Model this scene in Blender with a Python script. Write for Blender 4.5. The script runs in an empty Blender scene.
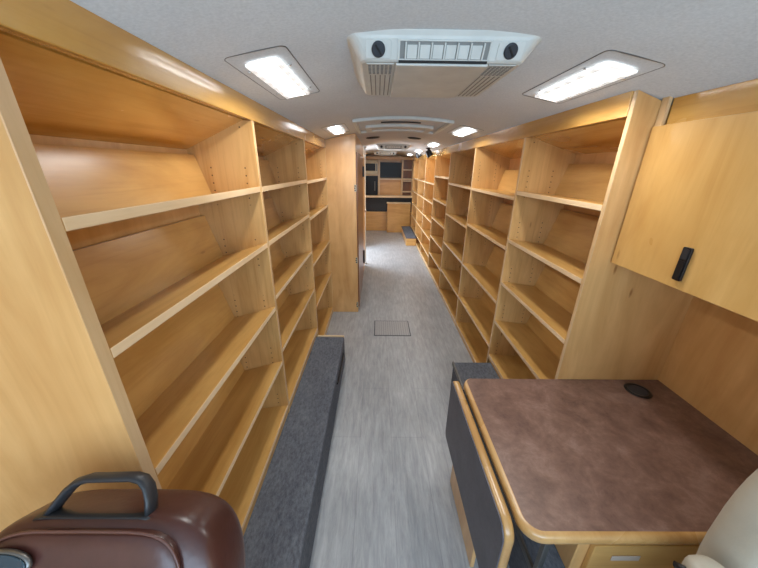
import bpy, bmesh, math, random
from mathutils import Vector, Matrix
random.seed(7)
S = bpy.context.scene
COL = S.collection
PI = math.pi

# ------------------------------------------------------------ camera
cam_d = bpy.data.cameras.new('camera'); cam = bpy.data.objects.new('camera', cam_d); COL.objects.link(cam)
S.camera = cam
CAM_Z = 1.65
F = 297.0
def _v(px, py):
    return Vector((px-379.0, -(py-284.0), F)).normalized()
_Y = _v(378, 168); _D = _v(370, 1045); _Z = -_D; _Z = (_Z - _Y*_Z.dot(_Y)).normalized(); _X = _Y.cross(_Z)
if _X.x < 0: _X = -_X
# camera axes expressed in the bus frame (x across the aisle, y towards the rear, z up)
m = Matrix(((_X.x, _X.y, -_X.z), (_Y.x, _Y.y, -_Y.z), (_Z.x, _Z.y, -_Z.z)))
cam.matrix_world = Matrix.Translation((0, 0, CAM_Z)) @ m.to_4x4()
cam_d.sensor_width = 36.0; cam_d.lens = F/758.0*36.0; cam_d.clip_start = 0.02

# ------------------------------------------------------------ world, daylight, exposure
W = bpy.data.worlds.new('sky'); S.world = W; W.use_nodes = True
W.node_tree.nodes['Background'].inputs[0].default_value = (0.55, 0.75, 1.0, 1)
W.node_tree.nodes['Background'].inputs[1].default_value = 1.0
LED_W = 3.9           # watts of each ceiling light's LED strip (a downward beam)
def area(name, loc, rot, sx, sy, power, col):
    d = bpy.data.lights.new(name, 'AREA'); d.shape = 'RECTANGLE'; d.size = sx; d.size_y = sy
    d.energy = power; d.color = col
    o = bpy.data.objects.new(name, d); COL.objects.link(o); o.location = loc; o.rotation_euler = rot
    return o
area('windscreen_daylight', (0.2, -1.42, 1.45), (math.radians(84), 0, 0), 2.0, 0.95, 35, (0.58, 0.79, 1.0))
area('side_window_daylight', (1.30, -0.75, 1.35), (0, math.radians(76), math.radians(28)), 0.7, 0.8, 4.5, (1.0, 0.93, 0.82))
area('entry_door_daylight', (-0.90, 5.85, 1.15), (0, math.radians(-62), 0), 1.5, 0.75, 60, (0.78, 0.88, 1.0))
S.view_settings.view_transform = 'Standard'; S.view_settings.look = 'None'
S.view_settings.gamma = 1; S.view_settings.use_curve_mapping = False
S.view_settings.exposure = 0.24

# ------------------------------------------------------------ materials
def s2l(c):
    return tuple((x/255/12.92 if x/255 <= 0.04045 else ((x/255+0.055)/1.055)**2.4) for x in c) + (1,)
class NT:
    def __init__(s, name):
        s.m = bpy.data.materials.new(name); s.m.use_nodes = True; s.t = s.m.node_tree
        s.b = s.t.nodes['Principled BSDF']; s._o = None
    def n(s, k, **kw):
        q = s.t.nodes.new(k)
        for a, v in kw.items(): setattr(q, a, v)
        return q
    def l(s, a, b): s.t.links.new(a, b)
    def obj(s, rand=True):
        tc = s.n('ShaderNodeTexCoord')
        if not rand: return tc.outputs['Object']
        oi = s.n('ShaderNodeObjectInfo'); mu = s.n('ShaderNodeMath', operation='MULTIPLY'); mu.inputs[1].default_value = 37
        s.l(oi.outputs['Random'], mu.inputs[0])
        va = s.n('ShaderNodeVectorMath', operation='ADD'); s.l(tc.outputs['Object'], va.inputs[0]); s.l(mu.outputs[0], va.inputs[1])
        return va.outputs[0]
    def noise(s, vec, scale, stretch=(1,1,1), detail=4, rough=.55, dist=0):
        mp = s.n('ShaderNodeMapping'); mp.inputs['Scale'].default_value = stretch; s.l(vec, mp.inputs['Vector'])
        no = s.n('ShaderNodeTexNoise'); no.inputs['Scale'].default_value = scale; no.inputs['Detail'].default_value = detail
        no.inputs['Roughness'].default_value = rough; no.inputs['Distortion'].default_value = dist
        s.l(mp.outputs[0], no.inputs['Vector']); return no.outputs['Fac']
    def ramp(s, fac, stops):
        r = s.n('ShaderNodeValToRGB'); s.l(fac, r.inputs[0]); e = r.color_ramp.elements
        while len(e) < len(stops): e.new(.5)
        for i, (p, c) in enumerate(stops): e[i].position = p; e[i].color = c
        return r.outputs[0]
    def mix(s, a, b, fac=.5, mode='MIX'):
        x = s.n('ShaderNodeMix', data_type='RGBA', blend_type=mode)
        for sock, v in ((x.inputs[0], fac), (x.inputs[6], a), (x.inputs[7], b)):
            if hasattr(v, 'is_output'): s.l(v, sock)
            else: sock.default_value = v
        return x.outputs[2]
    def math(s, op, a, b=None, c=None):
        x = s.n('ShaderNodeMath', operation=op)
        for i, v in enumerate((a, b, c)):
            if v is None: continue
            if hasattr(v, 'is_output'): s.l(v, x.inputs[i])
            else: x.inputs[i].default_value = v
        return x.outputs[0]
    def set(s, **kw):
        for k, v in kw.items():
            i = s.b.inputs[k.replace('_', ' ')]
            if hasattr(v, 'is_output'): s.l(v, i)
            else: i.default_value = v
    def bump(s, h, strength=.2, dist=.002):
        b = s.n('ShaderNodeBump'); b.inputs['Strength'].default_value = strength; b.inputs['Distance'].default_value = dist
        s.l(h, b.inputs['Height']); s.l(b.outputs[0], s.b.inputs['Normal'])
def wood(name, dark, light, axis='z', rough=.34, coat=.35, holes=False, streak=.5, knots=True, coat_r=.22):
    t = NT(name); v = t.obj()
    st = {'z': (3.6, 3.6, .7), 'y': (3.6, .7, 3.6), 'x': (.7, 3.6, 3.6)}[axis]
    st2 = {'z': (30, 30, .8), 'y': (30, .8, 30), 'x': (.8, 30, 30)}[axis]
    a = t.noise(v, 1.5, st, 5, .6, 1.6)
    b = t.noise(v, 3.0, st2, 4, .6, .2)
    c = t.noise(v, 2.2, (1, 1, 1), 3, .5, .6)
    base = t.ramp(a, [(.25, s2l(dark)), (.7, s2l(light))])
    blot = t.ramp(c, [(.3, (.84, .78, .70, 1)), (.62, (1, 1, 1, 1))])
    fine = t.ramp(b, [(.28, (.84, .78, .70, 1)), (.5, (1, 1, 1, 1))])
    col = t.mix(base, blot, .8, 'MULTIPLY'); col = t.mix(col, fine, streak, 'MULTIPLY')
    if knots:
        vo = t.n('ShaderNodeTexVoronoi'); vo.inputs['Scale'].default_value = 4.2
        mp = t.n('ShaderNodeMapping'); mp.inputs['Scale'].default_value = {'z': (1.9, 1.9, .55), 'y': (1.9, .55, 1.9), 'x': (.55, 1.9, 1.9)}[axis]
        t.l(v, mp.inputs[0]); t.l(mp.outputs[0], vo.inputs['Vector'])
        k = t.ramp(vo.outputs['Distance'], [(.02, (.40, .25, .13, 1)), (.065, (1, 1, 1, 1))])
        col = t.mix(col, k, .75, 'MULTIPLY')
    if holes:
        tc = t.n('ShaderNodeTexCoord'); sp = t.n('ShaderNodeSeparateXYZ'); t.l(tc.outputs['Object'], sp.inputs[0])
        zz = t.math('SUBTRACT', t.math('FRACT', t.math('MULTIPLY', sp.outputs[2], 1/.032)), .5)
        zz = t.math('MULTIPLY', zz, .032)
        ax = t.math('ABSOLUTE', sp.outputs[0])
        tot = None
        for x0 in (.055, .205):
            dx = t.math('SUBTRACT', ax, x0)
            d = t.math('SQRT', t.math('ADD', t.math('MULTIPLY', dx, dx), t.math('MULTIPLY', zz, zz)))
            h = t.math('LESS_THAN', d, .0032)
            tot = h if tot is None else t.math('MAXIMUM', tot, h)
        # holes come in runs around each shelf height
        w = t.math('GREATER_THAN', t.math('SINE', t.math('MULTIPLY', sp.outputs[2], 2*PI/.31)), -.15)
        tot = t.math('MULTIPLY', tot, w)
        col = t.mix(col, s2l((70, 42, 22)), tot)
    t.set(Base_Color=col, Roughness=t.math('MULTIPLY_ADD', c, .12, rough-.06), Coat_Weight=coat, Coat_Roughness=coat_r)
    t.bump(b, .05, .001)
    return t.m
MAPLE_D, MAPLE_L = (208, 155, 94), (238, 192, 130)
M = {}
M['wood_z'] = wood('birch_vertical', MAPLE_D, MAPLE_L, 'z', streak=.2)
M['wood_h'] = wood('birch_with_pin_holes', (196, 150, 90), (226, 184, 124), 'z', holes=True, streak=.9)
M['wood_y'] = wood('birch_lengthwise', (190, 142, 74), (222, 178, 108), 'y')
M['wood_x'] = wood('birch_crosswise', (198, 146, 78), (226, 178, 108), 'x')
M['amber'] = wood('amber_birch', (196, 142, 62), (224, 176, 94), 'y', rough=.26, coat=.9, coat_r=.1)
M['amber_z'] = wood('amber_birch_vertical', (206, 156, 84), (232, 188, 118), 'z', rough=.3, coat=.7, streak=.2, coat_r=.14)
M['edge'] = wood('pale_birch_edge', (226, 194, 150), (240, 214, 176), 'y', streak=.3, knots=False)
M['edge_z'] = wood('pale_birch_edge_vertical', (205, 168, 120), (226, 194, 150), 'z', streak=.3, knots=False)
M['brown_wood'] = wood('brown_stained_wood', (112, 68, 34), (148, 96, 52), 'z', knots=False)
M['oak_edge'] = wood('bullnose_maple', (178, 134, 78), (208, 166, 108), 'y', rough=.28, coat=.5, knots=False)
def plain(name, c, rough=.5, metal=0, coat=0, spec=.5):
    t = NT(name); v = t.obj(); n = t.noise(v, 14, (1,1,1), 3)
    cc = s2l(c); col = t.ramp(n, [(.3, tuple(x*.93 for x in cc[:3])+(1,)), (.7, tuple(min(1, x*1.05) for x in cc[:3])+(1,))])
    t.set(Base_Color=col, Roughness=rough, Metallic=metal, Coat_Weight=coat); t.b.inputs['Specular IOR Level'].default_value = spec
    return t.m
M['white_plastic'] = plain('white_plastic', (214, 218, 214), .42)
M['grille_slot'] = plain('grille_slot', (138, 140, 138), .7)
M['white_gap'] = plain('dark_recess', (30, 31, 32), .7)
M['black'] = plain('black_plastic', (22, 23, 25), .35)
M['black_soft'] = plain('black_rubber', (40, 42, 46), .45)
M['knob'] = plain('dark_grey_knob', (48, 54, 62), .4)
M['white_paint'] = plain('white_paint', (226, 224, 218), .4)
M['chrome'] = plain('brushed_metal', (190, 192, 194), .28, 1)
M['steel'] = plain('dull_steel', (120, 120, 118), .4, .8)
M['beige_box'] = plain('cream_plastic', (200, 188, 162), .5)
M['screen'] = plain('dark_glass', (10, 14, 20), .3, spec=.25)
M['teal_badge'] = plain('teal_enamel', (40, 62, 74), .2)
M['pinkish'] = plain('dull_white_trim', (205, 190, 176), .45)
def carpet(name, c, c2):
    t = NT(name); v = t.obj(False)
    a = t.noise(v, 90, (1, .45, 1), 3, .7); b = t.noise(v, 7, (1, .6, 1), 4, .6)
    col = t.ramp(a, [(.3, s2l(c)), (.72, s2l(c2))])
    col = t.mix(col, t.ramp(b, [(.35, (.78, .78, .8, 1)), (.65, (1.0, 1.0, 1.0, 1))]), .8, 'MULTIPLY')
    t.set(Base_Color=col, Roughness=.95); t.b.inputs['Specular IOR Level'].default_value = .1
    t.bump(a, .8, .004); return t.m
M['carpet'] = carpet('charcoal_carpet', (84, 87, 94), (120, 123, 130))
def floor_mat():
    t = NT('grey_vinyl_planks'); v = t.obj(False)
    br = t.n('ShaderNodeTexBrick'); br.offset = .38; br.inputs['Color1'].default_value = (.0, .0, .0, 1); br.inputs['Color2'].default_value = (1, 1, 1, 1)
    br.inputs['Mortar'].default_value = (.5, .5, .5, 1)
    mp = t.n('ShaderNodeMapping'); mp.inputs['Rotation'].default_value = (0, 0, PI/2); mp.inputs['Location'].default_value = (.235, .10, 0)
    t.l(v, mp.inputs[0]); t.l(mp.outputs[0], br.inputs[0])
    br.inputs['Scale'].default_value = 1; br.inputs['Brick Width'].default_value = 1.22; br.inputs['Row Height'].default_value = .203
    br.inputs['Mortar Size'].default_value = .0012; br.inputs['Mortar Smooth'].default_value = 0; br.inputs['Bias'].default_value = 0
    st = t.noise(v, 4, (9, 1.3, 1), 6, .7, .4); st2 = t.noise(v, 14, (9, 1.0, 1), 4, .7); bl = t.noise(v, 3.0, (1.6, 1, 1), 4, .55)
    col = t.ramp(st, [(.28, s2l((146, 147, 150))), (.5, s2l((166, 168, 170))), (.72, s2l((188, 189, 190)))])
    col = t.mix(col, t.ramp(st2, [(.3, (.84, .84, .83, 1)), (.5, (1, 1, 1, 1))]), .6, 'MULTIPLY')
    col = t.mix(col, t.ramp(bl, [(.32, (.80, .81, .82, 1)), (.66, (1, 1, 1, 1))]), .8, 'MULTIPLY')
    col = t.mix(col, t.ramp(br.outputs['Color'], [(0, (.92, .92, .92, 1)), (1, (1, 1, 1, 1))]), .6, 'MULTIPLY')
    col = t.mix(col, s2l((92, 92, 93)), t.math('MULTIPLY', br.outputs['Fac'], .4))
    t.set(Base_Color=col, Roughness=t.math('MULTIPLY_ADD', st2, .2, .24)); t.b.inputs['Specular IOR Level'].default_value = .55
    t.bump(st2, .06, .001); return t.m
M['floor'] = floor_mat()
def ceil_mat():
    t = NT('speckled_ceiling_panel'); v = t.obj(False)
    a = t.noise(v, 130, (1, 1, 1), 2, .6); b = t.noise(v, 5, (1, 1, 1), 3)
    col = t.ramp(a, [(.3, s2l((200, 199, 197))), (.7, s2l((214, 213, 211)))])
    col = t.mix(col, t.ramp(b, [(.3, (.95, .95, .95, 1)), (.7, (1, 1, 1, 1))]), 1, 'MULTIPLY')
    t.set(Base_Color=col, Roughness=.6); t.bump(a, .12, .001); return t.m
M['ceiling'] = ceil_mat()
def laminate(name, a_, b_, c_, rough):
    t = NT(name); v = t.obj(False)
    a = t.noise(v, 9, (1, 1, 1), 9, .74, .3); b = t.noise(v, 75, (1, 1, 1), 4, .7); c = t.noise(v, 2.5, (1, 1, 1), 3, .5)
    col = t.ramp(a, [(.3, s2l(a_)), (.52, s2l(b_)), (.75, s2l(c_))])
    col = t.mix(col, t.ramp(b, [(.3, (.78, .76, .76, 1)), (.6, (1, 1, 1, 1))]), .7, 'MULTIPLY')
    col = t.mix(col, t.ramp(c, [(.3, (.85, .85, .85, 1)), (.7, (1, 1, 1, 1))]), .7, 'MULTIPLY')
    t.set(Base_Color=col, Roughness=rough); return t.m
M['brown_lam'] = laminate('brown_mottled_laminate', (96, 70, 60), (130, 100, 87), (160, 132, 119), .36)
M['grey_lam'] = laminate('dark_grey_laminate', (78, 76, 84), (92, 90, 98), (104, 102, 110), .45)
def leather(name, c, c2, rough, sc=120):
    t = NT(name); v = t.obj(False)
    a = t.noise(v, 6, (1, 1, 1), 4, .6); vo = t.n('ShaderNodeTexVoronoi'); vo.inputs['Scale'].default_value = sc; t.l(v, vo.inputs['Vector'])
    t.set(Base_Color=t.ramp(a, [(.3, s2l(c)), (.7, s2l(c2))]), Roughness=rough); t.bump(vo.outputs['Distance'], .12, .001); return t.m
M['leather'] = leather('brown_leather', (66, 38, 34), (86, 52, 46), .3)
M['leather_seam'] = leather('brown_leather_piping', (84, 52, 46), (104, 70, 62), .35)
M['vinyl'] = leather('beige_vinyl', (178, 172, 156), (192, 186, 170), .5, 200)
def led_mat(strength, name='lit_light_diffuser', col=(.93, .97, 1.0)):
    t = NT(name); tc = t.n('ShaderNodeTexCoord'); sp = t.n('ShaderNodeSeparateXYZ'); t.l(tc.outputs['Object'], sp.inputs[0])
    w = t.math('SINE', t.math('MULTIPLY', sp.outputs[1], 2*PI/.07))
    e = t.math('MULTIPLY_ADD', w, .3*strength, strength)
    t.set(Base_Color=(.9, .9, .9, 1), Roughness=.4)
    t.b.inputs['Emission Color'].default_value = (*col, 1); t.l(e, t.b.inputs['Emission Strength']); return t.m
M['led'] = led_mat(6.5)
M['led_edge'] = led_mat(.62, 'lit_light_lens_rim')
M['led_warm'] = led_mat(30, 'lit_warm_lamp', (1.0, .78, .48))
def grid_mat():
    t = NT('floor_hatch_tread'); v = t.obj(False); sp = t.n('ShaderNodeSeparateXYZ'); t.l(v, sp.inputs[0])
    f = None
    for i in (0, 1):
        q = t.math('LESS_THAN', t.math('FRACT', t.math('MULTIPLY', sp.outputs[i], 1/.024)), .22)
        f = q if f is None else t.math('MAXIMUM', f, q)
    t.set(Base_Color=t.mix(s2l((164, 164, 164)), s2l((132, 132, 133)), f), Roughness=.4); return t.m
M['grid'] = grid_mat()

# ------------------------------------------------------------ mesh helpers
class MB:
    def __init__(s): s.bm = bmesh.new(); s.smooth = False
    def box(s, x0, x1, y0, y1, z0, z1, mi=0, faces=None):
        P = [(x, y, z) for x in (x0, x1) for y in (y0, y1) for z in (z0, z1)]
        v = [s.bm.verts.new(p) for p in P]
        Q = {'-x': (0,1,3,2), '+x': (4,6,7,5), '-y': (0,4,5,1), '+y': (2,3,7,6), '-z': (0,2,6,4), '+z': (1,5,7,3)}
        for k, q in Q.items():
            f = s.bm.faces.new([v[i] for i in q]); f.material_index = (faces or {}).get(k, mi)
        return s
    def prism(s, pts, axis, a0, a1, mi=0, cap=None, side=None):
        """pts: 2-D outline in the two other axes (in xyz order), extruded along axis from a0 to a1"""
        def mk(p, a):
            if axis == 'x': return (a, p[0], p[1])
            if axis == 'y': return (p[0], a, p[1])
            return (p[0], p[1], a)
        A = [s.bm.verts.new(mk(p, a0)) for p in pts]; B = [s.bm.verts.new(mk(p, a1)) for p in pts]
        n = len(pts)
        for i in range(n):
            f = s.bm.faces.new((A[i], A[(i+1) % n], B[(i+1) % n], B[i])); f.material_index = mi if side is None else side[i % len(side)]
        for q in (A[::-1], B):
            f = s.bm.faces.new(q); f.material_index = mi if cap is None else cap
        return s
    def tube(s, pts, r, seg=10, mi=0, sx=1, sz=1, closed=False):
        pts = [Vector(p) for p in pts]; rings = []
        n = len(pts); up0 = None
        for i, p in enumerate(pts):
            a = pts[i-1] if (i > 0 or closed) else pts[i]; b = pts[(i+1) % n] if (i < n-1 or closed) else pts[i]
            d = (b-a).normalized()
            if up0 is None: up0 = Vector((0, 0, 1)) if abs(d.z) < .9 else Vector((0, 1, 0))
            u = (up0 - d*up0.dot(d)).normalized(); w = d.cross(u); up0 = u
            rr = r[i] if isinstance(r, (list, tuple)) else r
            rings.append([s.bm.verts.new(p + u*math.cos(t)*rr*sz + w*math.sin(t)*rr*sx) for t in [2*PI*k/seg for k in range(seg)]])
        for i in range(n-1 + (1 if closed else 0)):
            A, B = rings[i], rings[(i+1) % n]
            for k in range(seg):
                f = s.bm.faces.new((A[k], A[(k+1) % seg], B[(k+1) % seg], B[k])); f.material_index = mi; f.smooth = True
        if not closed:
            f = s.bm.faces.new(rings[0][::-1]); f.material_index = mi
            f = s.bm.faces.new(rings[-1]); f.material_index = mi
        return s
    def lathe(s, prof, c=(0,0,0), axis='z', seg=24, mi=0, smooth=True, sx=1, sy=1):
        rings = []
        for r, h in prof:
            ring = []
            for k in range(seg):
                t = 2*PI*k/seg; a, b = r*math.cos(t)*sx, r*math.sin(t)*sy
                p = {'z': (a, b, h), 'y': (a, h, b), 'x': (h, a, b)}[axis]
                ring.append(s.bm.verts.new(Vector(p)+Vector(c)))
            rings.append(ring)
        for A, B in zip(rings, rings[1:]):
            for k in range(seg):
                f = s.bm.faces.new((A[k], A[(k+1) % seg], B[(k+1) % seg], B[k])); f.material_index = mi; f.smooth = smooth
        for q in (rings[0], rings[-1]):
            try: f = s.bm.faces.new(q); f.material_index = mi
            except ValueError: pass
        return s
    def grid(s, fn, nu, nv, mi=0, closed_u=False):
        V = [[s.bm.verts.new(fn(i/(nu if closed_u else nu-1), j/(nv-1))) for j in range(nv)] for i in range(nu)]
        for i in range(nu if closed_u else nu-1):
            for j in range(nv-1):
                f = s.bm.faces.new((V[i][j], V[(i+1) % nu][j], V[(i+1) % nu][j+1], V[i][j+1])); f.smooth = True; f.material_index = mi
        return V
    def build(s, name, mats, parent=None, loc=(0,0,0), bevel=0, seg=2, rot=None, smooth=False):
        if s.bm.verts: 
            bmesh.ops.recalc_face_normals(s.bm, faces=s.bm.faces)
        me = bpy.data.meshes.new(name); s.bm.to_mesh(me); s.bm.free()
        for mt in (mats if isinstance(mats, (list, tuple)) else [mats]): me.materials.append(M[mt])
        if smooth:
            for p in me.polygons: p.use_smooth = True
        o = bpy.data.objects.new(name, me); COL.objects.link(o); o.location = loc
        if rot: o.rotation_euler = rot
        if parent: o.parent = parent
        if bevel:
            b = o.modifiers.new('bevel', 'BEVEL'); b.width = bevel; b.segments = seg; b.limit_method = 'ANGLE'; b.angle_limit = math.radians(40)
            b.harden_normals = False
        return o
def thing(name, label, cat, loc=(0,0,0), group=None, rot=None):
    o = bpy.data.objects.new(name, None); COL.objects.link(o); o.location = loc; o.empty_display_size = .1
    if rot: o.rotation_euler = rot
    return tag(o, label, cat, group)
def tag(o, label, cat, group=None):
    o['label'] = label; o['category'] = cat
    if group: o['group'] = group
    return o
def struct(o): o['kind'] = 'structure'; return o
def rrect(x0, x1, y0, y1, r, n=6, rs=None):
    rs = rs or (r, r, r, r)   # radii at (x0,y0),(x1,y0),(x1,y1),(x0,y1)
    out = []
    for (cx, cy, sx, sy, a0), q in zip(((x0,y0,1,1,PI), (x1,y0,-1,1,1.5*PI), (x1,y1,-1,-1,0), (x0,y1,1,-1,.5*PI)), rs):
        if q <= 0: out.append((cx, cy)); continue
        for k in range(n+1):
            a = a0 + k/n*PI/2
            out.append((cx+sx*q+q*math.cos(a), cy+sy*q+q*math.sin(a)))
    return out

# ------------------------------------------------------------ shell
CX = .18
def ceil_z(x): return 2.0 - .183*(x-CX)**2
XL, XR = -1.0, 1.38           # inner faces of the side walls
Y0, Y1 = -1.6, 8.62
mb = MB(); mb.box(XL-.05, XR+.05, Y0-.05, Y1+.05, -.04, 0); struct(mb.build('floor', 'floor'))
mb = MB(); n = 28; xs = [XL-.05+(XR-XL+.1)*i/n for i in range(n+1)]
pts = [(x, ceil_z(x)) for x in xs] + [(xs[-1], 2.08), (xs[0], 2.08)]
mb.prism(pts, 'y', Y0-.05, Y1+.05)
o = struct(mb.build('ceiling', 'ceiling'))
for p in o.data.polygons: p.use_smooth = abs(p.normal.y) < .5
mb = MB()   # left wall with the entry door opening
mb.box(XL-.05, XL, Y0, 5.40, 0, 1.9); mb.box(XL-.05, XL, 6.30, Y1, 0, 1.9); mb.box(XL-.05, XL, 5.40, 6.30, 1.88, 1.9)
struct(mb.build('wall_left', 'wood_z'))
mb = MB(); mb.box(XR, XR+.05, Y0, Y1, 0, 1.9); struct(mb.build('wall_right', 'wood_z'))
mb = MB(); mb.box(XL, XR, Y1, Y1+.05, 0, 2.02); struct(mb.build('wall_rear', 'wood_x'))
mb = MB(); mb.box(XL, XR, Y0-.05, Y0, 0, .9); mb.box(XL, XR, Y0-.05, Y0, 1.8, 2.02)
mb.box(XL, XL+.12, Y0-.05, Y0, .9, 1.8); mb.box(XR-.12, XR, Y0-.05, Y0, .9, 1.8)
struct(mb.build('wall_front', 'white_paint'))
# entry door frame
mb = MB(); mb.box(XL-.06, XL+.02, 5.36, 5.42, 0, 1.88); mb.box(XL-.06, XL+.02, 6.28, 6.34, 0, 1.88); mb.box(XL-.06, XL+.02, 5.42, 6.28, 1.83, 1.88)
struct(mb.build('door_1', 'white_paint', bevel=.004))

# ------------------------------------------------------------ valances above the bookcases
LX, RX = -.529, .885
mb = MB(); pr = [(-.5285, 1.8305), (-.5245, ceil_z(-.5245)+.001), (-.56, ceil_z(-.56)+.001), (-.56, 1.8325), (-.54, 1.8305)]
mb.prism(pr, 'y', .506, 3.268)
tag(mb.build('valance', 'amber', bevel=.002, seg=2), 'long varnished wood valance along the ceiling over the left bookcases', 'valance')
mb = MB(); pr = [(.8845, 1.8305), (.8805, ceil_z(.8805)+.001), (.918, ceil_z(.918)+.001), (.918, 1.8325), (.893, 1.8305)]
mb.prism(pr, 'y', 1.201, 8.2)
tag(mb.build('valance', 'amber', bevel=.002, seg=2), 'long varnished wood valance along the ceiling over the right bookcases', 'valance')

# ------------------------------------------------------------ bookcases
def bookcase(side, y0, y1, zs, zb, label, fx, depth, drop=.066, near_t=.012, far_t=.012, rear_drop=.115, near_extra=0, group=None, fz=1.83):
    """side -1: opens to the right (stands on the left); zs: front heights of the sloping shelves from the top down; zb: foot"""
    t = thing('bookcase', label, 'bookcase', (fx, (y0+y1)/2, zb), group)
    s = side; h = (y1-y0)/2
    Z = lambda z: z - zb
    a, b = -h+near_t, h-far_t
    def panel(ya, yb, ext=0, top=True, full=False):
        zt = (fz if not full else 1.905)
        d = depth+ext
        if full: pts = [(0, 0), (s*d, 0), (s*d, Z(ceil_z(fx+s*d))), (0, Z(ceil_z(fx)))]
        else: pts = [(0, 0), (s*d, 0), (s*d, Z(fz)), (0, Z(fz))]
        m = MB(); n = len(pts); side_m = [0]*n; side_m[-1] = 1
        m.prism(pts, 'y', ya, yb, side=side_m if not full else None)
        if full:
            for f in m.bm.faces:
                if abs(f.calc_center_median().x) < 1e-4: f.material_index = 1
        m.build('side_panel', ['wood_z' if full else 'wood_h', 'edge_z'], t, bevel=.0015, seg=1)
    panel(-h, a-.0003, near_extra, full=near_extra > 0); panel(b+.0003, h, 0)
    # sloping top board
    m = MB(); th = .018
    m.prism([(s*.036, Z(fz)+th), (s*(depth-.004), Z(fz-rear_drop)+th), (s*(depth-.004), Z(fz-rear_drop)), (s*.036, Z(fz)+.0005)], 'y', a, b)
    m.build('top_panel', 'amber', t)
    m = MB(); m.box(*sorted((s*depth, s*(depth-.006))), a, b, 0, Z(fz-rear_drop+.0)); m.build('back_panel', 'wood_z', t)
    m = MB(); m.box(*sorted((s*.004, s*.02)), a, b, .0, Z(zs[-1])-.026); m.build('plinth', 'wood_y', t)
    for i, z in enumerate(zs):
        dd = depth*.74; dr = min(drop*dd/.22 * (.55 if i == 0 else 1), z-zb-.026)
        th = .024
        m = MB()
        nx, nz = dr/dd*th*s*-1, 0
        m.prism([(0, Z(z)), (s*dd, Z(z-dr)), (s*dd, Z(z-dr)-th), (0, Z(z)-th)], 'y', a, b, side=[0, 0, 0, 1])
        sh = m.build('shelf', ['wood_y', 'edge'], t, bevel=.002, seg=2)
        # back rest at right angles to the shelf
        top = fz-rear_drop if i == 0 else zs[i-1]-dr-.02-.024
        up = (top-(z-dr)); hh = min(.235 if i else .178, up-.02)
        lean = s*hh*.28 if abs(s*hh*.28) < depth-dd-.012 else s*(depth-dd-.012)
        m = MB(); x0 = s*(dd-.001)
        m.prism([(x0, Z(z-dr)), (x0+lean, Z(z-dr)+hh), (x0+lean+s*.009, Z(z-dr)+hh), (x0+s*.009, Z(z-dr))], 'y', a+.001, b-.001, side=[0, 1, 0, 0])
        m.build('back_rest', ['wood_y', 'edge'], t)
    return t
G1, G2 = 'bookcases along the left side', 'bookcases along the right side'
bookcase(-1, .475, 1.415, [1.567, 1.31, .971, .632, .315], .2515, 'large near bookcase on the left, its blank end panel behind the brown seat', LX, .30, near_t=.03, near_extra=.15, group=G1)
bookcase(-1, 1.415, 2.345, [1.565, 1.312, 1.023, .695, .315], .2515, 'middle left bookcase at the far half of the carpeted step', LX, .30, group=G1)
bookcase(-1, 2.345, 3.268, [1.555, 1.283, .90, .52, .075], 0, 'left bookcase standing on the floor beside the tall blank cabinet', LX, .30, group=G1)
RD = .33
bookcase(1, 1.18, 1.985, [1.524, 1.214, .908, .60, .297], .2515, 'nearest right bookcase, its end panel rising behind the desk', RX, RD, drop=.03, near_t=.02, near_extra=.165, rear_drop=.09, group=G2)
ry = [1.985, 2.955, 3.93, 4.93, 5.93, 6.93, 7.93]
RZ = [[1.487, 1.153, .742, .368, .06], [1.49, 1.118, .747, .362, .06], [1.551, 1.218, .92, .62, .33, .06],
      [1.43, 1.13, .83, .53, .24, .06], [1.43, 1.13, .83, .53, .24, .06], [1.43, 1.13, .83, .53, .24, .06]]
rl = ['second right bookcase from the desk, just beyond the charcoal step', 'third right bookcase from the desk', 'fourth right bookcase from the desk, with closer set shelves',
      'fifth right bookcase from the desk, orange tinted', 'sixth right bookcase from the desk, beside the small rear step', 'farthest right bookcase, nearest the television wall']
for i in range(6):
    bookcase(1, ry[i], ry[i+1], RZ[i], 0, rl[i], RX, RD, drop=.03, rear_drop=.09, group=G2)

# ------------------------------------------------------------ carpeted steps over the wheel wells
t = thing('carpeted_step', 'long charcoal carpeted step at the foot of the left bookcases', 'step', (-.55, 1.1, 0))
MB().box(-.42, .265, -1.0, 1.19, 0, .25).build('carpet_cover', 'carpet', t, bevel=.012, seg=3)
MB().tube([(.266, 1.075, .158), (.272, 1.06, .162), (.272, .66, .186), (.266, .645, .187)], .006, 8).build('handle', 'black', t)
MB().box(.026, .262, 1.192, 1.204, .20, .256).build('end_trim', 'edge', t)
t2 = thing('carpeted_step', 'charcoal carpeted step running under the desk to the near right bookcase', 'step', (1.0, 1.15, 0))
MB().box(-.40, .36, -.70, .78, 0, .25).build('carpet_cover', 'carpet', t2, bevel=.008, seg=3)
MB().box(-.408, -.397, -.70, .78, .225, .256).build('metal_edge', 'steel', t2)
t3 = thing('rear_step', 'small low step with grey carpet top beside the far right bookcases', 'step', (.77, 7.36, 0))
MB().box(-.115, .112, -.71, .70, 0, .165).build('riser', 'wood_x', t3, bevel=.004)
MB().box(-.12, .113, -.715, .70, .166, .19).build('carpet_top', 'carpet', t3, bevel=.004)

# ------------------------------------------------------------ floor hatch
t = thing('floor_hatch', 'square grey access hatch with a grid tread set in the aisle floor', 'floor hatch', (.17, 2.885, .0))
MB().box(-.195, .195, -.165, .165, .0005, .003).build('frame', 'knob', t)
MB().box(-.185, .185, -.155, .155, .0032, .0045).build('tread_plate', 'grid', t)

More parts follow.
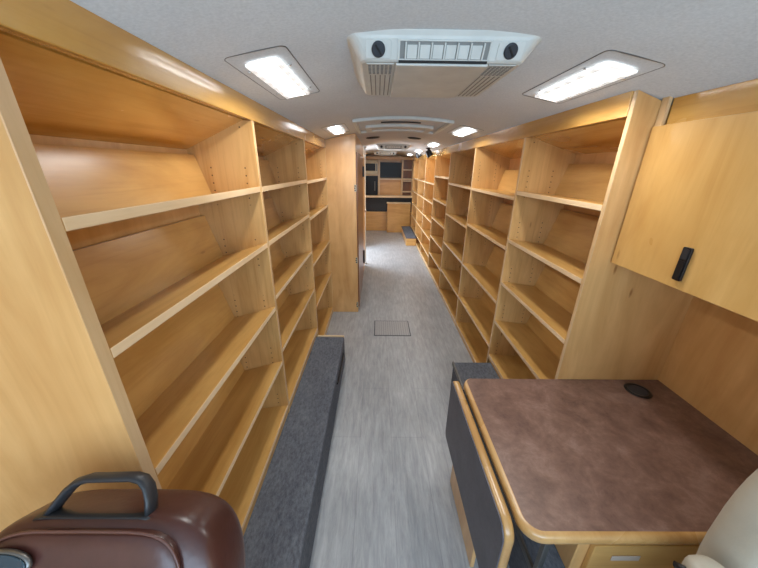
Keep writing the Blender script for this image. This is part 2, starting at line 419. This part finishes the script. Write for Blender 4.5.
# ------------------------------------------------------------ left tall cabinets beyond the bookcases
def to_ceiling(x0, x1, y0, y1, ox):
    xs = [x0+(x1-x0)*i/8 for i in range(9)]
    return MB().prism([(x0, 0), (x1, 0)]+[(x, ceil_z(x+ox)-.002) for x in reversed(xs)], 'y', y0, y1)
def hinge(parent, x, y, z):
    m = MB(); m.box(x-.018, x+.001, y-.002, y-.0002, z-.035, z+.035); m.box(x+.0005, x+.003, y-.002, y+.02, z-.035, z+.035)
    hg = m.build('hinge', 'beige_box', parent)
    for dz, dx in ((-.022, 0), (0, -.003), (.022, 0)):
        MB().lathe([(.0075, 0), (.0075, .003)], (x-.011+dx, y-.0052, z+dz), 'y', 10).build('screw', 'black', hg)
t = thing('tall_cabinet', 'tall blank plywood cabinet at the end of the left bookcases', 'cabinet', (-.61, 3.27, 0))
to_ceiling(-.38, .383, .004, .75, -.61).build('body', 'wood_z', t, bevel=.003)
MB().box(.04, .043, .0005, .0035, .01, 1.86).build('seam_strip', 'brown_wood', t)
MB().box(.384, .398, .03, .74, .06, 1.80).build('door', 'brown_wood', t, bevel=.002)
for z in (.10, .66, 1.45): hinge(t, .383, .004, z)
t = thing('tall_cabinet', 'second tall plywood cabinet, before the white pole, with black fittings', 'cabinet', (-.61, 4.03, 0))
to_ceiling(-.38, .375, 0, 1.15, -.61).build('body', 'wood_z', t, bevel=.003)
MB().box(.376, .392, .03, .56, .06, 1.80).build('door', 'brown_wood', t, bevel=.002)
MB().box(.376, .392, .58, 1.12, .06, 1.80).build('door', 'wood_z', t, bevel=.002)
for z, h in ((1.60, .07), (.35, .10)):
    MB().box(.393, .415, .45, .52, z-h, z+h).build('latch', 'black', t, bevel=.004)
t = thing('grab_pole', 'white vertical grab pole by the entry, from floor to ceiling', 'pole', (-.222, 5.27, 0))
MB().lathe([(.017, 0), (.017, 1.968)], seg=14).build('tube', 'white_paint', t)
MB().lathe([(.035, 0.001), (.035, .012), (.02, .02)], seg=18).build('flange', 'chrome', t)
MB().lathe([(.02, 1.945), (.035, 1.952), (.035, 1.969)], seg=18).build('flange', 'chrome', t)
MB().lathe([(.024, .93), (.028, .95), (.024, .97)], seg=14).build('clamp', 'chrome', t)
# partition behind the entry
t = thing('partition', 'plywood partition on the far side of the entry behind the pole', 'partition', (-.66, 6.42, 0))
to_ceiling(-.33, .30, 0, .05, -.66).build('panel', 'wood_z', t, bevel=.003)
MB().box(.301, .312, -.005, .055, 0, 1.86).build('edge_trim', 'brown_wood', t)

# ------------------------------------------------------------ rear end
t = thing('rear_counter', 'long counter across the rear wall with a dark open space below', 'counter', (.2, 8.5, 0))
MB().box(-.9, .75, -.12, .06, .0, .52).build('base_panel', 'wood_x', t, bevel=.003)
MB().box(-.9, .75, -.05, .06, .521, .905).build('dark_recess', 'black_soft', t)
MB().box(-.9, .76, -.2, .10, .906, .955).build('countertop', 'edge', t, bevel=.006)
t = thing('base_cabinet', 'low plywood cabinet standing before the rear counter', 'cabinet', (.58, 8.14, 0))
MB().box(-.32, .30, 0, .155, 0, .77).build('body', 'wood_x', t, bevel=.003)
MB().box(-.34, .30, -.02, .155, .771, .80).build('top', 'edge', t, bevel=.004)
t = thing('wall_unit', 'plywood wall unit of open cubbies above the rear counter', 'wall unit', (.2, 8.5, .957))
def fr(x0, x1, z0, z1, y0=-.04, y1=.10, nm='panel', mt='wood_x'): MB().box(x0, x1, y0, y1, z0, z1).build(nm, mt, t, bevel=.002)
fr(-.9, .75, .90, .975, nm='top_rail'); fr(-.19, -.145, .0, .899, nm='divider', mt='edge_z'); fr(.43, .475, .0, .899, nm='divider', mt='edge_z'); fr(.715, .75, .0, .899, nm='divider', mt='edge_z')
fr(.476, .714, .64, .665, nm='shelf', mt='edge'); fr(.476, .714, .40, .44, nm='shelf', mt='edge'); fr(.476, .714, .36, .385, nm='shelf', mt='edge'); fr(.476, .714, .08, .11, nm='shelf', mt='edge')
fr(-.144, .429, .40, .43, nm='shelf', mt='edge'); fr(-.7, -.191, .50, .53, nm='shelf', mt='edge')
fr(-.9, .474, .0, .899, .085, .10, nm='back_panel', mt='wood_x'); fr(.476, .714, .0, .899, .085, .10, nm='shaded_cubby_back', mt='brown_wood')  # right cubbies get a browner back, their inside shade put into the colour
t = thing('television', 'black flat television on the rear wall', 'television', (.34, 8.47, 1.60))
MB().box(-.285, .285, -.03, .01, -.19, .19).build('bezel', 'black', t, bevel=.006)
MB().box(-.27, .27, -.0315, -.0305, -.165, .175).build('screen', 'screen', t)
t = thing('microwave', 'cream microwave oven in the upper left cubby of the rear wall', 'microwave', (-.17, 8.42, 1.488))
MB().box(-.24, .17, .0, .13, .0, .36).build('body', 'beige_box', t, bevel=.01)
MB().box(-.20, .10, -.006, -.0005, .09, .27).build('door_window', 'screen', t, bevel=.004)
MB().box(.115, .15, -.005, -.0005, .09, .27).build('control_panel', 'steel', t)
t = thing('refrigerator', 'small black refrigerator under the cream microwave', 'refrigerator', (-.17, 8.42, .957))
MB().box(-.24, .165, .0, .13, .0, .50).build('body', 'black', t, bevel=.006)
MB().box(-.23, .155, -.012, -.001, .02, .48).build('door', 'screen', t, bevel=.005)
MB().box(.08, .10, -.03, -.013, .12, .36).build('handle', 'steel', t, bevel=.004)

# ------------------------------------------------------------ ceiling lights
def tilt(x): return math.atan(2*.175*(x-CX))      # slope of the ceiling at x
def ceiling_light(x, y, label, ln=.44):
    z = ceil_z(x)-.001
    t = thing('ceiling_light', label, 'ceiling light', (x, y, z), 'recessed ceiling lights', (0, tilt(x), 0))
    L, Wd = ln/2, .050
    m = MB(); ra, rb = rrect(-Wd-.042, Wd+.042, -L-.057, L+.057, .022), rrect(-Wd-.0395, Wd+.0395, -L-.0545, L+.0545, .0195)
    va = [m.bm.verts.new((p[0], p[1], -.0015)) for p in ra]; vb = [m.bm.verts.new((p[0], p[1], -.0015)) for p in rb]
    vc = [m.bm.verts.new((p[0], p[1], .002)) for p in ra]; vd = [m.bm.verts.new((p[0], p[1], .002)) for p in rb]
    for k in range(len(ra)):
        q = (k+1) % len(ra)
        for A_, B_ in ((va, vb), (vb, vd), (vd, vc), (vc, va)): m.bm.faces.new((A_[k], A_[q], B_[q], B_[k]))
    m.build('trim_ring', 'steel', t)
    m = MB()
    for q in ((-Wd, Wd, -L, -L+.016), (-Wd, Wd, L-.016, L), (-Wd, -Wd+.016, -L+.016, L-.016), (Wd-.016, Wd, -L+.016, L-.016)):
        m.box(q[0], q[1], q[2], q[3], -.014, -.0065)
    m.build('lens_rim', 'led_edge', t)
    MB().box(-Wd+.017, Wd-.017, -L+.017, L-.017, -.010, -.0065).build('diffuser', 'led', t)
    d = bpy.data.lights.new('led_strip', 'AREA'); d.shape = 'RECTANGLE'; d.size = 2*Wd-.036; d.size_y = ln-.036
    d.energy = LED_W; d.color = (1.0, .98, .94); d.spread = math.radians(170)
    lo = bpy.data.objects.new('led_strip', d); COL.objects.link(lo); lo.parent = t; lo.location = (0, 0, -.0105)
    for sx in (-1, 1):
        for yy in (-.33, .33):
            MB().lathe([(.004, -.0095), (.006, -.0065)], (sx*(Wd+.018), yy*ln, 0), 'z', 8).build('screw', 'chrome', t)
    return t
names = ['nearest', 'second', 'third', 'fourth', 'fifth']
for k, y in enumerate((1.265, 2.80, 4.28, 5.80, 7.35)):
    ceiling_light(.722, y, ['large lit ceiling light over the near right bookcase', 'lit ceiling light over the right bookcases, second from the front',
      'lit ceiling light over the right bookcases, third from the front', 'small lit ceiling light far back on the right, fourth from the front', 'tiny lit ceiling light on the right nearest the rear wall'][k], .43 if k == 0 else .41)
for k, y in enumerate((1.275, 2.80)):
    ceiling_light(-.35, y, ['large lit ceiling light over the near left bookcase', 'lit ceiling light before the tall plywood cabinet on the left'][k], .43 if k == 0 else .41)
ceiling_light(-.35, 7.35, 'tiny lit ceiling light far back on the left, beyond the white pole', .42)

# ------------------------------------------------------------ air conditioner ceiling units
def air_unit(x, y, label):
    zt = ceil_z(x)-.004
    t = thing('air_conditioner', label, 'air conditioner', (x, y, zt), 'ceiling air conditioner units')
    m = MB(); rings = []
    for (x0, x1, y0, y1, r, z) in ((-.272, .272, -.245, .245, .035, .002), (-.274, .274, -.238, .245, .035, -.010),
                                   (-.266, .266, -.236, .240, .035, -.016), (-.238, .236, -.212, .228, .03, -.058), (-.232, .230, -.206, .222, .03, -.062)):
        rings.append([m.bm.verts.new((p[0], p[1], z)) for p in rrect(x0, x1, y0, y1, r, 6)])
    for A, B in zip(rings, rings[1:]):
        for k in range(len(A)): m.bm.faces.new((A[k], A[(k+1) % len(A)], B[(k+1) % len(A)], B[k]))
    m.bm.faces.new(rings[-1]); m.bm.faces.new(rings[0][::-1])
    m.build('housing', 'white_plastic', t, bevel=.002, seg=2)
    # things on the near face are drawn in a local frame: x across, y outwards (towards -y), z up along the face
    an = math.atan2(.024, .042); fc = (0, -.2245, -.037)
    R_ = (an, 0, 0)
    lv = MB().box(-.124, .124, -.0012, -.0002, -.0215, .0185).build('air_outlet', 'grille_slot', t, loc=fc, rot=R_)
    m = MB()
    for q in ((-.130, .130, .0185, .0225), (-.130, .130, -.0245, -.0215), (-.130, -.124, -.0215, .0185), (.124, .130, -.0215, .0185)): m.box(q[0], q[1], -.004, -.0004, q[2], q[3])
    m.build('frame', 'white_plastic', lv, bevel=.001)
    for k in range(7):
        xx = -.108+k*.036
        MB().box(xx-.002, xx+.002, -.009, -.0014, -.021, .017).build('vane', 'white_plastic', lv)
        if k < 6: MB().box(xx+.004, xx+.032, -.0045, -.0014, -.0205, .011).build('flap', 'white_plastic', lv, bevel=.001)
    for sx in (-1, 1):
        MB().prism(rrect(-.036, .036, -.022, .021, .006), 'y', -.003, -.0004).build('dial_plate', 'white_plastic', t, loc=(sx*.184, fc[1], fc[2]), rot=R_, bevel=.001)
        kb = MB().lathe([(.019, -.0035), (.019, -.007), (.016, -.009)], (0, 0, 0), 'y', 24).build('dial', 'knob', t, loc=(sx*.184, fc[1], fc[2]), rot=R_)
        MB().box(-.014, .014, -.0115, -.0092, -.0022, .0022).build('grip', 'black', kb, rot=(0, .9, 0))
    MB().box(-.134, .134, -.205, .212, -.070, -.0625).build('cover_panel', 'white_plastic', t, bevel=.004, seg=3)
    MB().box(-.126, .126, -.2145, -.2075, -.0645, -.0585).build('gap', 'white_gap', t)
    for sx in (-1, 1):
        c = sx*.178
        g = MB().box(c-.040, c+.040, -.198, .205, -.0650, -.0625).build('side_grille', 'white_plastic', t, bevel=.001)
        m = MB()
        for i in range(5): m.box(c-.034+i*.016-.0012+.002, c-.034+i*.016+.0022+.002, -.09, .19, -.0662, -.0652)
        for i in range(7):
            for j in range(6): m.box(c-.036+j*.0125, c-.036+j*.0125+.008, -.190+i*.0135, -.190+i*.0135+.007, -.0662, -.0652)
        m.build('slots', 'grille_slot', g)
    return t
air_unit(.182, 1.232, 'large white air conditioner unit on the near ceiling with two dark dials')
air_unit(.235, 5.25, 'smaller looking white air conditioner unit midway back on the ceiling')
air_unit(.16, 7.45, 'farthest white air conditioner unit before the rear wall')

# roof hatch
t = thing('roof_hatch', 'white framed roof hatch in the ceiling beyond the near air conditioner', 'roof hatch', (.18, 2.78, 0))
def arch_ring(m, x0, x1, y0, y1, w, dz0, dz1):
    for (a, b, c, d) in ((x0, x1, y0, y0+w), (x0, x1, y1-w, y1)):
        N = 14; xs = [a+(b-a)*i/N for i in range(N+1)]
        pts = [(x-.0, ceil_z(x+.18)+dz1) for x in xs]+[(x, ceil_z(x+.18)+dz0) for x in reversed(xs)]
        m.prism(pts, 'y', c, d)
    for (a, b) in ((x0, x0+w), (x1-w, x1)):
        m.prism([(a, ceil_z(a+.18)+dz1), (b, ceil_z(b+.18)+dz1), (b, ceil_z(b+.18)+dz0), (a, ceil_z(a+.18)+dz0)], 'y', y0+w, y1-w)
m = MB(); arch_ring(m, -.37, .37, -.36, .42, .026, -.022, 0); m.build('outer_frame', 'white_plastic', t, bevel=.006, seg=3)
m = MB(); arch_ring(m, -.29, .29, .05, .38, .05, -.022, 0); m.build('inner_frame', 'white_plastic', t, bevel=.003)
m = MB(); arch_ring(m, -.16, .16, -.10, -.07, .012, -.008, -.001); m.build('vent_slot', 'white_gap', t)
m = MB(); xs = [-.25+.5*i/10 for i in range(11)]
m.prism([(x, ceil_z(x+.18)-.012) for x in xs]+[(x, ceil_z(x+.18)-.002) for x in reversed(xs)], 'y', .11, .32); m.build('lid', 'ceiling', t)

# speakers and spotlights
for x, lab in ((-.065, 'flat round black speaker in the ceiling, left one of two'), (.43, 'flat round black speaker in the ceiling, right one of two')):
    t = thing('ceiling_speaker', lab, 'speaker', (x, 3.92, ceil_z(x)-.001), 'ceiling speakers', (0, tilt(x), 0))
    MB().lathe([(.082, 0), (.082, -.006), (.072, -.010)], seg=28).build('ring', 'black', t)
    MB().lathe([(.070, -.0105), (.04, -.014), (.001, -.015)], seg=28).build('mesh_cover', 'black_soft', t)
for x, y, lab in ((.70, 5.72, 'small black spotlight on the ceiling, farther from the desk'), (.755, 4.90, 'small black spotlight on the ceiling, nearer to the desk')):
    t = thing('spotlight', lab, 'spotlight', (x, y, ceil_z(x)-.001), 'black ceiling spotlights')
    MB().lathe([(.04, 0), (.04, -.012), (.012, -.018), (.012, -.04)], seg=18).build('base', 'black', t)
    hd = MB().lathe([(.03, .045), (.045, .03), (.052, -.04), (.052, -.05), (.044, -.05), (.04, -.03)], seg=20).build('head', 'black', t, loc=(.012, 0, -.07), rot=(0, -.55, 0))
    MB().lathe([(.036, -.042), (.036, -.045)], seg=18).build('bulb', 'led_warm', hd)

# ------------------------------------------------------------ desk
TZ = .70
t = thing('desk', 'built-in desk with brown mottled top and rounded maple edge', 'desk', (.9, .85, 0))
X0, X1, YA, YB = .418-.9, 1.378-.9, .508-.85, 1.178-.85
o = MB().prism(rrect(X0+.018, X1, YA+.018, YB, 0, 8, (.045, 0, 0, .03)), 'z', TZ-.03, TZ).build('desktop', 'brown_lam', t)
# maple edge: swept bullnose round the free sides
path = [p for p in rrect(X0+.004, X1, YA+.004, YB, 0, 8, (.055, 0, 0, .04))]
ea, eb = [], []
outer = rrect(X0, X1, YA, YB, 0, 8, (.063, 0, 0, .045)); inner = rrect(X0+.018, X1, YA+.018, YB, 0, 8, (.045, 0, 0, .03))
m = MB(); N = len(outer)
prof = [(0, 0.0), (.35, .0005), (.75, -.002), (1, -.010), (1, -.026), (.75, -.034), (.3, -.036), (0, -.036)]
R = []
for k in range(N):
    R.append([m.bm.verts.new((inner[k][0]+(outer[k][0]-inner[k][0])*a, inner[k][1]+(outer[k][1]-inner[k][1])*a, TZ+b)) for a, b in prof])
idx = list(range(N))
# order: corner(x0,y0) arc, (x1,y0), (x1,y1), corner (x0,y1) arc ; skip the wall side and the back side
for k in range(N):
    k2 = (k+1) % N
    p, q = outer[k], outer[k2]
    if abs(p[0]-X1) < 1e-6 and abs(q[0]-X1) < 1e-6: continue
    if abs(p[1]-YB) < 1e-6 and abs(q[1]-YB) < 1e-6: continue
    for j in range(len(prof)-1):
        f = m.bm.faces.new((R[k][j], R[k2][j], R[k2][j+1], R[k][j+1])); f.smooth = True
for v in [v for v in m.bm.verts if not v.link_faces]: m.bm.verts.remove(v)
m.build('edge_band', 'oak_edge', t)
# support panel towards the aisle and the rail below the top
MB().box(.424-.9, .442-.9, -.08, .31, .001, TZ-.038).build('support_panel', 'wood_z', t, bevel=.003)
MB().box(.575-.9, .595-.9, -.24, -.22, .257, TZ-.038).build('leg', 'steel', t, bevel=.003)
m = MB(); m.lathe([(.052, .0008), (.052, .004), (.044, .006), (.037, .004), (.037, .0012)], (1.215-.9, 1.10-.85, TZ), 'z', 28)
gr = m.build('cable_grommet', 'black', t)
MB().lathe([(.036, .0015), (.036, .0035)], (1.215-.9+.0, 1.10-.85, TZ), 'z', 24).build('cap', 'knob', gr)
MB().box(X0-.012, X0-.001, YA+.06, YB-.05, TZ-.040, TZ-.024).build('piano_hinge', 'white_gap', t)
# drop leaf hanging at the aisle side
lf = bpy.data.objects
xl0, xl1 = .367-.9, .402-.9
ya, yb, za, zb = .522-.85, 1.172-.85, .345, .698
m = MB(); P = rrect(ya+.02, yb-.012, za+.018, zb-.02, .02, 6, (.05, .02, .01, .03))
m.prism(rrect(ya, yb, za, zb-.002, .02, 8, (.07, .03, .02, .05)), 'x', xl0, xl0+.004); m.build('drop_leaf', 'grey_lam', t)
m = MB(); O = rrect(ya, yb, za, zb, .02, 8, (.07, .03, .02, .05)); I = rrect(ya+.022, yb-.012, za+.02, zb-.022, .02, 8, (.048, .02, .01, .028))
prof = [(0, xl0+.0045), (.9, xl0+.0045), (1.02, xl0+.008), (1.1, xl0+.012), (1.1, xl1-.008), (.9, xl1-.001), (0, xl1)]
R = [[m.bm.verts.new((xx, I[k][0]+(O[k][0]-I[k][0])*a, I[k][1]+(O[k][1]-I[k][1])*a)) for a, xx in prof] for k in range(len(O))]
for k in range(len(O)):
    for j in range(len(prof)-1):
        f = m.bm.faces.new((R[k][j], R[(k+1) % len(O)][j], R[(k+1) % len(O)][j+1], R[k][j+1])); f.smooth = True
m.build('leaf_edge_band', 'oak_edge', t)
# drawer cabinet under the desk
t = thing('drawer_cabinet', 'pale drawer cabinet tucked under the desk on the carpeted step', 'cabinet', (1.03, .62, .252))
MB().box(-.31, .30, .02, .50, 0, .405).build('body', 'wood_z', t, bevel=.003)
for z0, z1 in ((.205, .40), (.005, .195)):
    d = MB().box(-.27, .28, -.0, .019, z0, z1).build('drawer', 'wood_x', t, bevel=.003)
    MB().box(-.20, -.10, -.004, -.0005, z1-.075, z1-.05).build('handle', 'pinkish', d, bevel=.002)

# ------------------------------------------------------------ overhead cabinet
t = thing('overhead_cabinet', 'overhead plywood cabinet above the desk with one black latch', 'cabinet', (1.17, .45, 1.297))
MB().box(-.185, .205, -.75, .725, .002, .497).build('body', 'wood_y', t)
MB().box(-.205, -.187, -.75, .722, 0, .499, faces={'+z': 1, '-z': 1, '+y': 1}).build('door', ['amber_z', 'edge'], t, bevel=.002)
hd = MB().prism(rrect(.452-.014-.012, .452+.014-.012, .028, .135, .004), 'x', -.213, -.2055).build('latch', 'black', t, bevel=.001)
MB().prism(rrect(.452-.010-.012, .452+.010-.012, .098, .130, .003), 'x', -.2150, -.2135).build('button', 'black_soft', hd)
MB().prism(rrect(.452-.010-.012, .452+.010-.012, .034, .092, .003), 'x', -.2165, -.2135).build('paddle', 'black', hd)
MB().box(-.196, -.184, .700, .7265, .5, .588).build('corner_strip', 'edge_z', t)
mb = MB(); mb.box(.99, 1.01, -.3, 1.1495, 1.798, ceil_z(.99)-.001)
tag(mb.build('filler_panel', 'amber'), 'varnished filler panel between the overhead cabinet and the ceiling', 'panel')

# ------------------------------------------------------------ seats
def soft(name, cx, cy, cz, hx, hy, hz, mat, parent, e=.35, e2=.3, nu=48, nv=28, warp=None):
    """superellipsoid cushion"""
    m = MB()
    def sp(v, p): return math.copysign(abs(v)**p, v)
    def fn(u, v):
        a = u*2*PI; b = (v-.5)*PI*.998
        x = hx*sp(math.cos(b), e)*sp(math.cos(a), e2); y = hy*sp(math.cos(b), e)*sp(math.sin(a), e2); z = hz*sp(math.sin(b), e)
        p = Vector((x, y, z))
        if warp: p = warp(p)
        return p+Vector((cx, cy, cz))
    V = m.grid(fn, nu, nv, closed_u=True)
    m.bm.faces.new([V[i][0] for i in range(nu)][::-1]); m.bm.faces.new([V[i][-1] for i in range(nu)])
    return m.build(name, mat, parent)
# brown leather seat, bottom left, its back reclined away from the aisle end
t = thing('leather_seat', 'brown leather seat back with a black carry handle on top', 'seat', (-.455, .211, 0))
PV = (0, 0, .808); RT = (math.radians(-30), 0, 0)
def leaned(o): o.location = PV; o.rotation_euler = RT; return o
def bulge(p):
    k = max(0, (p.z-.15)/.16); return Vector((p.x*(1-.06*k*k), p.y, p.z+.006*(1-(p.x/.225)**2)*k))
leaned(soft('backrest', -.004, 0, 0, .216, .072, .305, 'leather', t, .36, .36, 64, 40, bulge))
m = MB(); P = []
for k in range(56):
    a = 2*PI*k/56; ex = .38
    P.append((.172*math.copysign(abs(math.cos(a))**ex, math.cos(a))-.012, -.0705, .024+.276*math.copysign(abs(math.sin(a))**ex, math.sin(a))))
m.tube(P, .0022, 8, closed=True); leaned(m.build('piping', 'leather_seam', t))
leaned(soft('front_pad', -.012, -.050, .024, .168, .030, .272, 'leather', t, .32, .3, 56, 32))
m = MB()
m.tube([(-.110, -.03, .298), (-.098, -.03, .318), (-.080, -.03, .343), (-.066, -.03, .355), (-.046, -.03, .361), (.030, -.03, .363), (.046, -.03, .359), (.057, -.03, .347), (.064, -.03, .327), (.067, -.03, .298)], .0066, 14, sx=2.1, sz=1.0)
m.tube([(-.118, -.03, .303), (-.10, -.03, .305), (.06, -.03, .305), (.076, -.03, .303)], .0045, 12, sx=4.0)
leaned(m.build('handle', 'black_soft', t))
bd = MB().lathe([(.044, .004), (.047, .0), (.047, -.003), (.044, -.005)], (0, 0, 0), 'y', 36, sy=.44).build('badge', 'steel', t)
bd.location = Vector(PV) + Matrix.Rotation(RT[0], 3, 'X') @ Vector((-.118, -.083, .262)); bd.rotation_euler = RT
MB().lathe([(.0435, -.0052), (.042, -.007)], (0, 0, 0), 'y', 36, sy=.40).build('enamel', 'teal_badge', bd)
soft('seat_cushion', 0, -.36, .50, .23, .25, .08, 'leather', t, .4, .35)
MB().box(-.12, .12, -.55, -.2, .301, .419).build('pedestal', 'black', t, bevel=.02)
MB().box(-.14, .14, -.58, -.15, .2505, .30).build('base_plate', 'black', t, bevel=.01)
# beige seat, bottom right
t = thing('vinyl_seat', 'beige vinyl seat at the near corner of the desk', 'seat', (1.018, .385, 0))
soft('backrest', 0, 0, .90, .255, .08, .34, 'vinyl', t, .75, .6)
soft('seat_cushion', .0, -.30, .55, .24, .24, .08, 'vinyl', t, .4, .4)
soft('armrest', -.325, -.15, .862, .045, .15, .038, 'vinyl', t, .5, .6)
MB().tube([(-.356, -.035, .868), (-.362, -.02, .865), (-.368, -.008, .858)], [.005, .007, .006], 10).build('lever', 'black', t)
MB().box(-.2, .2, -.45, -.1, .301, .469).build('pedestal', 'black', t, bevel=.02)
MB().box(-.22, .22, -.48, -.08, .2575, .30).build('base_plate', 'black', t, bevel=.01)
